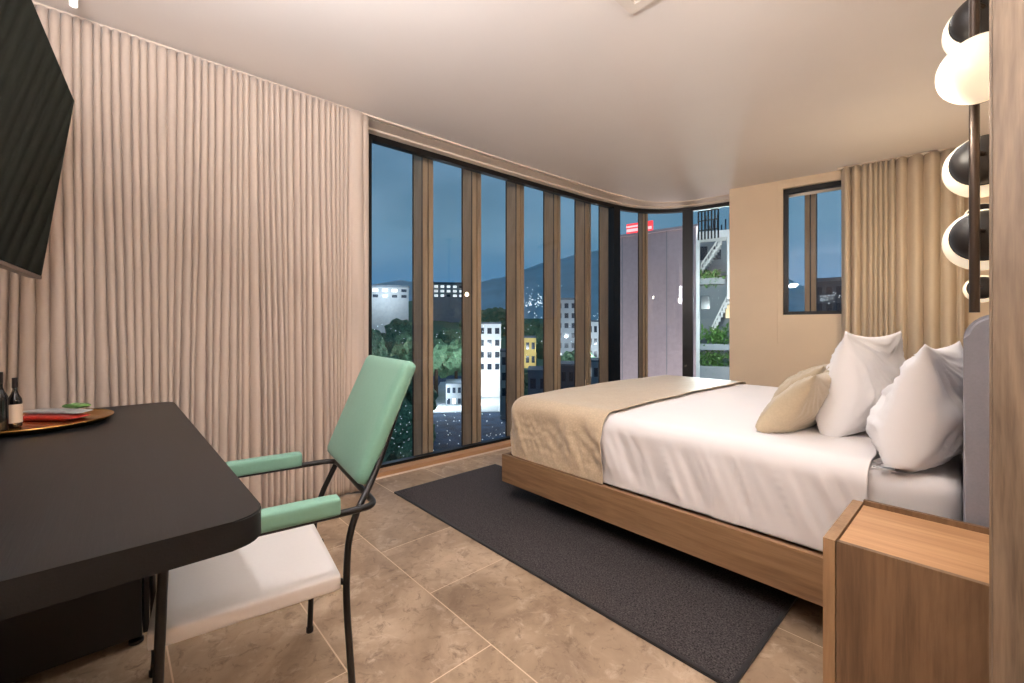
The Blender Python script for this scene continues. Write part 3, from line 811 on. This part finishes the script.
# ------------------------------------------------------------------ ceiling fittings
vn = empty('ceiling_vent', (-.85, 1.5, H), 'square white air vent panel set in the ceiling', 'vent')
VX0, VX1, VY0, VY1 = -1.16, -.60, 1.28, 1.84
bm = bmesh.new()
for (a, b, c, d) in ((VX0, VX1, VY0, VY0+.05), (VX0, VX1, VY1-.05, VY1), (VX0, VX0+.05, VY0+.05, VY1-.05), (VX1-.05, VX1, VY0+.05, VY1-.05)): box(bm, a, b, c, d, H-.014, H-.0005)
link('frame', bm, M['ventwhite'], vn)
bm = bmesh.new(); box(bm, VX0+.058, VX1-.058, VY0+.058, VY1-.058, H-.010, H-.0005); link('grille', bm, M['ventwhite'], vn)
sp = empty('ceiling_spotlight', (-2.66, -.10, H), 'slim white lit spotlight on the ceiling above the left curtain', 'spotlight')
bp = at(73.5, 6, 1.86)
bm = bmesh.new(); lathe(bm, [(.012, 0), (.013, .002), (.013, H-.002-bp.z-.0)], (bp.x, bp.y, bp.z), 16); link('housing', bm, M['spotlit'], sp, smooth=True)
bm = bmesh.new(); lathe(bm, [(.03, -.012), (.03, -.001)], (bp.x, bp.y, H), 20); link('base', bm, M['white'], sp, smooth=True)

# ------------------------------------------------------------------ facade fins
fin_lab = ['bronze facade fin outside the glass, first from the beige curtain', 'bronze facade fin outside the glass, second from the beige curtain', 'bronze facade fin outside the glass, third from the beige curtain',
           'bronze facade fin outside the glass, fourth from the beige curtain', 'bronze facade fin outside the glass, fifth from the beige curtain', 'bronze facade fin outside the glass, just left of the thick black mullion']
def fin(x, y, a, label, w=.105, dp=.16):
    f = empty('facade_fin', (x, y, -.6), label, 'facade fin', 'bronze fins outside the windows')
    Mx = Matrix.Translation((x, y, 0)) @ Matrix.Rotation(a, 4, 'Z')
    bm = bmesh.new()
    box(bm, -dp, 0, -w/2, -.007, -.6, 3.4, Mx); box(bm, -dp, 0, .007, w/2, -.6, 3.4, Mx); link('blade', bm, M['bronze'], f)
    bm = bmesh.new(); box(bm, -dp+.004, -.016, -.007, .007, -.6, 3.4, Mx); link('groove_strip', bm, M['finedge'], f)
    bm = bmesh.new(); box(bm, -dp-.012, -dp, -w/2-.008, w/2+.008, -.6, 3.4, Mx); box(bm, -.02, -.012, -w/2-.004, -w/2-.0005, -.6, 3.4, Mx); link('outer_edge', bm, M['finedge'], f)
for i, y in enumerate((2.10, 2.65, 3.23, 3.81, 4.37, 4.86)):
    fin(-3.40+.02*max(0, y-2.5), y, 0.02, fin_lab[i])
fin(-3.05, 5.17, -.62, 'bronze facade fin outside the rounded corner glass, before the pale tower', .07, .13)
# fin outside the small far window
p = MF @ Vector((.70, .62, 0)); fin(p.x, p.y, ang-PI/2, 'bronze facade fin outside the small far window', .10, .12)

# ------------------------------------------------------------------ the town outside
GZ = -19.0
M['ground'] = plain('city_ground', srgb(44, 72, 104), .9, var=.5, scale=.4)
M['plaza'] = plain('pale_paving', srgb(190, 196, 200), .8, var=.1, scale=.3)
M['leaf'] = plain('tree_foliage', srgb(92, 128, 96), .8, var=.5, scale=2.5, bump=.6, bscale=5)
M['leaf2'] = plain('planter_foliage', srgb(96, 140, 70), .7, var=.5, scale=14, bump=.5)
M['bark'] = plain('bark', srgb(70, 56, 44), .9)
M['mount'] = plain('mountain_hazed', srgb(176, 204, 214), .95, var=.15, scale=.003)  # pale blue haze of distance put into the mountain colour
M['bwhite'] = plain('render_white', srgb(226, 226, 224), .8, var=.05, scale=.5)
M['bgrey'] = plain('render_grey', srgb(150, 156, 160), .8, var=.08, scale=.5)
M['byellow'] = plain('render_yellow', srgb(226, 190, 110), .8, var=.05, scale=.5)
M['bdark'] = plain('render_dark', srgb(62, 76, 90), .8, var=.1, scale=.5)
M['roof'] = plain('roof_grey', srgb(92, 106, 118), .8, var=.15, scale=.8)
M['winlit'] = plain('window_lit', srgb(255, 240, 210), .4, var=0, emit=(.95, .98, 1, 1), estr=1.0)
M['winwarm'] = plain('window_warm', srgb(255, 220, 160), .4, var=0, emit=(1, .78, .45, 1), estr=.9)
M['windark'] = plain('window_dark', srgb(40, 52, 66), .2)
M['lamplight'] = plain('town_lamp_glow', srgb(255, 250, 240), .4, var=0, emit=(.86, .95, 1, 1), estr=1.8)
M['neon'] = plain('neon_red', srgb(230, 40, 40), .4, var=0, emit=(1, .05, .06, 1), estr=1.3)
M['neonpale'] = plain('neon_pale', srgb(250, 200, 200), .4, var=0, emit=(1, .62, .6, 1), estr=1.0)
t = NT('concrete_pink'); v = t.coord((.5, .5, .16)); f = t.noise(v, 1.2, 6, .65); g = t.noise(t.coord(), 9, 3)
M['concrete'] = t.bsdf(t.mix(.4, t.ramp(f, [(.3, srgb(172, 158, 162)), (.7, srgb(206, 192, 194))]), t.ramp(g, [(.3, srgb(178, 164, 168)), (.7, srgb(202, 190, 192))])), .85)

bm = bmesh.new(); bmesh.ops.create_grid(bm, x_segments=8, y_segments=8, size=6000, matrix=Matrix.Translation((0, 0, GZ))); g_ = struct('ground', bm, M['ground'])

def frame_at(px, d, yaw=None):
    p = at(px, 327, d); p.z = 0
    a = math.atan2(p.y, p.x)-PI/2 if yaw is None else yaw
    return Matrix.Translation(p) @ Matrix.Rotation(a, 4, 'Z')
def building(px0, px1, py_top, d, depth, mat, label, floors=3, cols=3, lit=(), wm='windark', roof=None, py_bot=None, yaw=None, group='buildings of the town below'):
    w = (px1-px0)/FPX*d; ctr = (px0+px1)/2
    Mx = frame_at(ctr, d, yaw)
    zt = EYE+(327-py_top)/FPX*d; zb = GZ if py_bot is None else EYE+(327-py_bot)/FPX*d
    o = Mx.translation
    b_ = empty('building', (o.x, o.y, GZ), label, 'building', group)
    b_.location.z = zb
    bm = bmesh.new(); box(bm, -w/2, w/2, 0, depth, zb, zt, Mx); link('wall_block', bm, mat, b_)
    bm = bmesh.new(); box(bm, -w/2-.02*w, w/2+.02*w, -.02*w, depth*1.02, zt, zt+.025*(zt-zb), Mx); link('roof_slab', bm, roof or M['roof'], b_)
    fh = min((zt-zb)/floors, 3.4)
    for i in range(floors):
        for j in range(cols):
            zc = zt-fh*(i+.58); xc = -w/2+w*(j+.5)/cols
            ww = w/cols*.56; hh = fh*.5
            bm = bmesh.new(); box(bm, xc-ww/2, xc+ww/2, -.06, .05, zc-hh/2, zc+hh/2, Mx)
            m = M['winlit'] if (i, j) in lit else M[wm]
            link('window', bm, m, b_)
    return b_
building(478, 501, 324, 125, 10, M['bwhite'], 'white apartment block seen between the second and third fins', 4, 3, lit=())
building(519, 536, 338, 110, 9, M['byellow'], 'small yellow house seen between the third and fourth fins', 3, 3, wm='windark')
building(556, 577, 300, 150, 14, M['bgrey'], 'tall grey block seen between the fourth and fifth fins', 7, 3, lit=((5, 0), (6, 2)))
building(588, 603, 322, 120, 10, M['bwhite'], 'slim white tower left of the thick black mullion', 6, 3)
building(427, 464, 284, 330, 20, M['bgrey'], 'bright hotel on the hill seen between the first and second fins', 3, 6, lit=[(i, j) for i in range(3) for j in range(6) if (i+j) % 5 or i == 1])
building(362, 408, 287, 260, 25, M['bgrey'], 'long low grey building with a lit strip beside the curtain', 2, 5, lit=((0, 1), (0, 2), (0, 3)))
building(446, 462, 384, 112, 10, M['bgrey'], 'low grey shed on the pale square between the first two fins', 2, 3, lit=((1, 1),))
building(528, 548, 372, 74, 8, M['roof'], 'dark gabled warehouse near the foot of the bed', 2, 2)
building(560, 582, 366, 80, 8, M['bdark'], 'dark low block below the tall grey one', 2, 3)
building(586, 606, 362, 84, 8, M['bgrey'], 'low pale annex in front of the slim white tower', 2, 3, lit=((0, 0), (0, 2)))
building(818, 850, 281, 90, 12, M['bdark'], 'dark teal block outside the small far window', 6, 4)
building(500, 519, 352, 96, 8, M['bgrey'], 'grey house partly hidden behind the third fin', 3, 2)

# pale lit square with kerb
Mx = frame_at(468, 103)
bm = bmesh.new(); box(bm, -10, 9, 0, 58, GZ+.01, GZ+.12, Mx); pz = struct('ground_square', bm, M['plaza'])
# hill and mountains
def ridge(name, pts, d, base, depth, seed, mat):
    bm = bmesh.new(); rowsn = 7; grid = []
    ext = []
    for (a, pa), (b, pb) in zip(pts, pts[1:]):
        for k in range(8):
            s = k/8; ext.append((a+(b-a)*s, pa+(pb-pa)*s))
    ext.append(pts[-1])
    for r in range(rowsn):
        q = r/(rowsn-1); row = []
        for i, (px, py) in enumerate(ext):
            dd = d-depth*q
            top = at(px, py, d)
            p = at(px, 327, dd)
            hgt = (top.z-base)*(1-q)**1.2+base
            hgt += (noise.noise((i*.6, q*3, seed))*.07+noise.noise((i*1.7, q*6, seed))*.03)*(top.z-base)*(1 if 0 < q < 1 else .3)
            row.append(bm.verts.new((p.x, p.y, max(base, hgt))))
        grid.append(row)
    for a, b in zip(grid, grid[1:]):
        for k in range(len(a)-1): bm.faces.new((a[k], b[k], b[k+1], a[k+1]))
    return struct(name, bm, mat, smooth='all', recalc=False)
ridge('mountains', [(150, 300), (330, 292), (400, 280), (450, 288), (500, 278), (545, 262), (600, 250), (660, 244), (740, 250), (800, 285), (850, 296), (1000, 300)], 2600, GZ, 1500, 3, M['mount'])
ridge('hills', [(200, 318), (360, 306), (420, 300), (470, 308), (520, 318), (600, 322)], 420, GZ, 240, 8, M['leaf'])

def tree(px, py_top, d, rad, label, seed):
    p = at(px, py_top, d); rnd = random.Random(seed); ztop = p.z; zg = GZ
    root = empty('tree', (p.x, p.y, zg), label, 'tree', 'dark trees in the town below')
    bm = bmesh.new()
    for k in range(9):
        c = Vector((p.x+rnd.uniform(-.6, .6)*rad, p.y+rnd.uniform(-.6, .6)*rad, ztop-rad*rnd.uniform(.5, 1.5)))
        s = rad*rnd.uniform(.4, .62); ret = bmesh.ops.create_icosphere(bm, subdivisions=3, radius=s, matrix=Matrix.Translation(c))
        for v_ in ret['verts']:
            dv_ = (v_.co-c).normalized(); v_.co += dv_*s*(.35*noise.noise(dv_*3+Vector((seed, k, 0)))+.22*noise.noise(dv_*9+Vector((seed, k, 3))))
    link('canopy', bm, M['leaf'], root)
    bm = bmesh.new(); tube(bm, [(p.x, p.y, zg), (p.x+.2, p.y, ztop-rad)], [rad*.09, rad*.05], 8); link('trunk', bm, M['bark'], root)
tl_ = [(372, 325, 105, 6.5, 'dark tree beside the curtain edge, tallest of the far row'), (392, 318, 125, 8, 'dark tree below the long low grey building'), (412, 322, 130, 8, 'dark tree partly behind the first fin, far row'), (436, 324, 128, 7.5, 'dark tree below the bright hotel'),
       (456, 330, 138, 7, 'dark tree just left of the second fin, far row'), (380, 352, 82, 6, 'broad dark tree lower beside the green backrest'), (402, 362, 80, 6, 'broad dark tree left of the first fin, nearer row'), 
       (384, 400, 64, 5, 'near dark tree at the bottom beside the backrest'), (406, 408, 62, 4.5, 'near dark tree at the bottom left of the first fin'), (494, 306, 210, 9, 'dark tree on the skyline above the white block'), (478, 308, 215, 8, 'dark tree on the skyline right of the second fin'),
       (535, 318, 180, 8, 'dark tree above the small yellow house'), (545, 330, 185, 6.5, 'dark tree left of the fourth fin'), (526, 366, 90, 4, 'small dark tree below the yellow house'),
       (570, 345, 110, 5, 'dark tree in front of the tall grey block')]
for i, (a, b, c, d, l) in enumerate(tl_): tree(a, b, c, d, l, i+1)

# countless town lights, plus a few dots imitating downlight reflections
bm = bmesh.new(); rnd = random.Random(11)
def light_dot(px, py, d, r=1.0):
    p = at(px, py, d); bmesh.ops.create_icosphere(bm, subdivisions=1, radius=r*d/FPX*.5, matrix=Matrix.Translation(p))
for _ in range(150): light_dot(rnd.uniform(520, 612), 330-abs(rnd.gauss(0, 1))*18-6, rnd.uniform(850, 1080), rnd.uniform(.5, 1.1))
for _ in range(60): light_dot(rnd.gauss(535, 9), rnd.gauss(302, 3), 900, rnd.uniform(.5, 1.3))
for _ in range(40): light_dot(rnd.gauss(830, 8), rnd.gauss(297, 3), 80, rnd.uniform(.6, 1.0))
for _ in range(60): light_dot(rnd.uniform(370, 610), rnd.uniform(322, 345), 330+rnd.uniform(0, 60)*0-275, rnd.uniform(.35, .8))
for _ in range(150): light_dot(rnd.uniform(372, 505), rnd.gauss(430, 16), 58.5, rnd.uniform(.35, .9))
for x_, y_ in ((546, 247), (547, 240), (545, 284), (546, 290)): light_dot(x_, y_, 1500, 2.2)  # these dots imitate downlight reflections in the window glass
o = link('town_lights_and_glints', bm, M['lamplight'], None); tag(o, 'scattered white lights of the town on the dark slopes, with a few dots imitating downlight reflections', 'lights', kind='stuff')

# pale concrete tower beside the hotel with a red sign on its roof
def tower():
    P0 = at(606, 240, 13.5); P1 = at(696, 226, 11.8); zt = EYE+(327-232)/FPX*12.4
    root = empty('concrete_tower', (P0.x, P0.y, GZ), 'pale concrete tower wall outside the rounded corner glass', 'building')
    bm = bmesh.new(); back = (P1-P0).normalized(); nn = Vector((-back.y, back.x, 0)); nn = nn if nn.dot(FW) > 0 else -nn
    q = [P0, P1, Vector((P1.x*1.22, P1.y*1.22, 0)), Vector((P0.x*1.22, P0.y*1.22, 0))]
    prism(bm, [(p.x, p.y) for p in q], GZ, zt); link('wall_face', bm, M['concrete'], root)
    bm = bmesh.new(); q2 = [P0-nn*.08-back*.08, P1-nn*.08+back*.08, q[2], q[3]]; prism(bm, [(p.x, p.y) for p in q2], zt, zt+.07); link('parapet_cap', bm, M['concrete'], root)
    bm = bmesh.new()
    for s in (.2, .45, .7): 
        a = P0.lerp(P1, s)-nn*.012
        prism(bm, [((a+back*k).x, (a+back*k).y) for k in (0, .02)]+[((a+back*k+nn*.02).x, (a+back*k+nn*.02).y) for k in (.02, 0)], GZ, zt)
    link('pour_joint', bm, M['bgrey'], root)
    # rail cage on roof
    bm = bmesh.new(); a = P0.lerp(P1, .78)+nn*2.2; b = P0.lerp(P1, 1.0)+nn*2.2
    for k in range(7):
        p = a.lerp(b, k/6); tube(bm, [(p.x, p.y, zt+.06), (p.x, p.y, zt+.95)], .025, 6)
    for h_ in (.35, .65, .95): tube(bm, [(a.x, a.y, zt+h_), (b.x, b.y, zt+h_)], .02, 6)
    link('roof_railing', bm, M['blackmetal'], root)
    # sign on the roof
    sg0 = P0.lerp(P1, .08)+nn*1.0; sg1 = P0.lerp(P1, .40)+nn*1.0
    r2 = empty('roof_sign', ((sg0+sg1)/2+Vector((0, 0, zt+.07-((sg0+sg1)/2).z))), 'glowing red sign on the roof of the concrete tower', 'sign')
    d_ = (sg1-sg0).normalized()
    def slab(name, u0, u1, z0, z1, off, m):
        a_ = sg0+d_*u0-nn*off; b_ = sg0+d_*u1-nn*off
        bm = bmesh.new(); prism(bm, [(a_.x, a_.y), (b_.x, b_.y), (b_.x+nn.x*.06, b_.y+nn.y*.06), (a_.x+nn.x*.06, a_.y+nn.y*.06)], zt+z0, zt+z1); link(name, bm, m, r2)
    Ls = (sg1-sg0).length
    slab('sign_board', 0, Ls, .08, .62, 0, M['neon']); slab('light_bar', .03, Ls-.02, .36, .44, .07, M['neonpale']); slab('light_bar', .10, Ls-.2, .18, .24, .07, M['neonpale']); slab('light_bar', .02, Ls*.7, .50, .54, .07, M['neonpale'])
    slab('support', .1, .16, .072, .08, 0, M['blackmetal'])
tower()
# neighbouring house with outside stairs and planters, right of the tower
def stair_house():
    d = 15.0; Mx = frame_at(712, d)
    o = Mx.translation
    root = empty('stair_house', (o.x, o.y, GZ), 'white neighbouring house with outside stairs and green planters', 'building')
    def Z(py): return EYE+(327-py)/FPX*d
    def X(px): return (px-712)/FPX*d*1.12
    bm = bmesh.new(); box(bm, X(699), X(735), 1.6, 6, GZ, Z(228), Mx); link('wall_block', bm, M['bgrey'], root)
    bm = bmesh.new(); box(bm, X(697), X(702), -.2, .5, GZ, Z(232), Mx); box(bm, X(702), X(728), -.2, .5, Z(239), Z(232), Mx); box(bm, X(724), X(728), -.2, .5, Z(300), Z(239), Mx); link('white_frame', bm, M['bwhite'], root)
    bm = bmesh.new()
    for k in range(10):
        a = k/10; box(bm, X(703)+(X(720)-X(703))*a, X(703)+(X(720)-X(703))*(a+.1), .5, 1.5, Z(270)+(Z(240)-Z(270))*a, Z(270)+(Z(240)-Z(270))*(a+.1)+.06, Mx)
    for k in range(10):
        a = k/10; box(bm, X(712)+(X(730)-X(712))*a, X(712)+(X(730)-X(712))*(a+.1), .5, 1.5, Z(335)+(Z(290)-Z(335))*a, Z(335)+(Z(290)-Z(335))*(a+.1)+.06, Mx)
    link('stairs', bm, M['bwhite'], root)
    bm = bmesh.new()
    for (x0, y0, x1, y1) in ((703, 262, 720, 232), (712, 327, 730, 282)):
        a = Mx @ Vector((X(x0), .48, Z(y0))); b = Mx @ Vector((X(x1), .48, Z(y1))); tube(bm, [a, b], .03, 6)
        for k in range(8):
            p = a.lerp(b, k/7); tube(bm, [p, p-Vector((0, 0, .3))], .015, 5)
    link('handrail', bm, M['bwhite'], root)
    for k, (px, py) in enumerate(((704, 246), (716, 246), (728, 310), (706, 300))):
        bm = bmesh.new(); box(bm, X(px)-.15, X(px)+.15, 1.5, 1.62, Z(py)-.25, Z(py)+.25, Mx); link('window', bm, M['windark'] if k != 2 else M['winwarm'], root)
    bm = bmesh.new(); rnd = random.Random(5)
    for (cx, cy, n_, sx, sy) in ((710, 276, 260, 9, 6), (716, 336, 320, 11, 8), (712, 360, 420, 12, 11)):
        for _ in range(n_):
            c = Mx @ Vector((X(cx+rnd.gauss(0, sx*.6)), rnd.uniform(-.1, .6), Z(cy+rnd.gauss(0, sy*.6))))
            R = Matrix.Rotation(rnd.uniform(0, 6.28), 4, 'Z') @ Matrix.Rotation(rnd.uniform(-1.2, 1.2), 4, 'X')
            vs = [bm.verts.new(c+R @ Vector(q)*rnd.uniform(.6, 1.2)) for q in ((0, -.10, 0), (.045, 0, .01), (0, .12, -.02), (-.045, 0, .01))]
            bm.faces.new(vs)
    pl = link('foliage', bm, M['leaf2'], root); pl['kind'] = 'stuff'
    bm = bmesh.new(); box(bm, X(700), X(722), -.05, .5, Z(284), Z(278), Mx); box(bm, X(702), X(730), -.05, .5, Z(350), Z(344), Mx); box(bm, X(698), X(730), -.1, .5, GZ, Z(366), Mx); link('planter', bm, M['bgrey'], root)
    bm = bmesh.new()
    for k in range(9):
        a = Mx @ Vector((X(699+k*3.6), 2.0, Z(228))); tube(bm, [a, a+Vector((0, 0, .5+.2*((k*7) % 3)))], .03, 5)
    link('roof_railing', bm, M['bdark'], root)
stair_house()

# ------------------------------------------------------------------ sky
wd = bpy.data.worlds.new('dusk'); sc.world = wd; wd.use_nodes = True
nt = wd.node_tree; nt.nodes.clear()
o_ = nt.nodes.new('ShaderNodeOutputWorld'); bg = nt.nodes.new('ShaderNodeBackground'); tc = nt.nodes.new('ShaderNodeTexCoord')
sp_ = nt.nodes.new('ShaderNodeSeparateXYZ'); nt.links.new(tc.outputs['Generated'], sp_.inputs[0])
rp = nt.nodes.new('ShaderNodeValToRGB'); nt.links.new(sp_.outputs[2], rp.inputs[0])
el = rp.color_ramp.elements
stops = [(0, srgb(52, 94, 128)), (.08, srgb(60, 104, 138)), (.2, srgb(78, 112, 132)), (.4, srgb(68, 96, 116)), (1, srgb(52, 76, 96))]
while len(el) < len(stops): el.new(.5)
for e, (p, c) in zip(el, stops): e.position = p; e.color = c
mp = nt.nodes.new('ShaderNodeMapping'); mp.inputs['Scale'].default_value = (1, 1, 3.2); nt.links.new(tc.outputs['Generated'], mp.inputs[0])
nz = nt.nodes.new('ShaderNodeTexNoise'); nz.inputs['Scale'].default_value = 2.4; nz.inputs['Detail'].default_value = 5; nt.links.new(mp.outputs[0], nz.inputs[0])
r2 = nt.nodes.new('ShaderNodeValToRGB'); nt.links.new(nz.outputs[0], r2.inputs[0]); r2.color_ramp.elements[0].position = .42; r2.color_ramp.elements[0].color = (0, 0, 0, 1); r2.color_ramp.elements[1].position = .75; r2.color_ramp.elements[1].color = (.55, .55, .55, 1)
mxw = nt.nodes.new('ShaderNodeMix'); mxw.data_type = 'RGBA'; nt.links.new(r2.outputs[0], mxw.inputs[0]); nt.links.new(rp.outputs[0], mxw.inputs[6]); mxw.inputs[7].default_value = srgb(112, 142, 164)
nt.links.new(mxw.outputs[2], bg.inputs[0]); bg.inputs[1].default_value = 1.5; nt.links.new(bg.outputs[0], o_.inputs[0])

# ------------------------------------------------------------------ lamps
def area(name, loc, size, power, col, aim=None, spread=None):
    l = bpy.data.lights.new(name, 'AREA'); l.shape = 'RECTANGLE'; l.size, l.size_y = size; l.energy = power; l.color = col
    o = bpy.data.objects.new(name, l); COL.objects.link(o); o.location = loc
    if aim is not None: o.rotation_euler = (Vector(aim)-Vector(loc)).to_track_quat('-Z', 'Y').to_euler()
    if spread: l.spread = spread
    return o
def point(name, loc, power, col, r=.08):
    l = bpy.data.lights.new(name, 'POINT'); l.energy = power; l.color = col; l.shadow_soft_size = r
    o = bpy.data.objects.new(name, l); COL.objects.link(o); o.location = loc; return o
WARM = (1, 1, 1.045)
def spot(name, loc, power, col, ang=150, r=.05):
    l = bpy.data.lights.new(name, 'SPOT'); l.energy = power; l.color = col; l.shadow_soft_size = r; l.spot_size = math.radians(ang); l.spot_blend = .9
    o = bpy.data.objects.new(name, l); COL.objects.link(o); o.location = loc; return o
for x, y, p_ in ((-.75, 2.5, 28), (-1.75, 2.6, 28), (-.75, 3.7, 24), (-1.75, 3.7, 24), (-1.75, 1.25, 30), (-.65, 1.1, 34), (-1.15, -.12, 58)):
    spot('downlight', (x, y, H-.03), p_*.72, WARM)
area('ceiling_fill', (.75, -.2, 2.0), (1.0, .8), 60, WARM, (.35, .45, 2.9))  # added fill behind the camera to brighten the ceiling, no lamp stands there
area('ceiling_fill', (-1.0, -.2, 2.0), (.4, .3), 60, WARM, (-1.1, .1, 2.9))  # second added ceiling fill, unseen above the desk
point('globe_glow', (-.22, 1.66, 1.74), 6, (1, .88, .72), .03)
point('globe_glow', (-.36, 4.25, 1.70), 11, (1, .84, .62), .03)
# outdoor lamps
area('flood_light', at(660, 345, 8.2)+Vector((0, 0, -5)), (2, 2), 430, (1, .82, .76), at(655, 280, 12.3))
p = at(712, 300, 12.0); point('house_lamp', p, 420, (.9, 1, .95), .3)
for px, py, d, pw in ((488, 352, 112, 5000), (527, 356, 100, 3000), (474, 378, 116, 4500), (440, 392, 108, 2500), (597, 352, 106, 5000), (566, 340, 135, 6000), (385, 292, 245, 22000)):
    point('street_lamp_glow', at(px, py, d), pw, (.92, .97, 1), .5)

# ------------------------------------------------------------------ view
sc.view_settings.view_transform = 'Standard'; sc.view_settings.look = 'None'
sc.view_settings.exposure = 0.18; sc.view_settings.gamma = 1.0; sc.view_settings.use_curve_mapping = False
sc.cycles.use_denoising = True
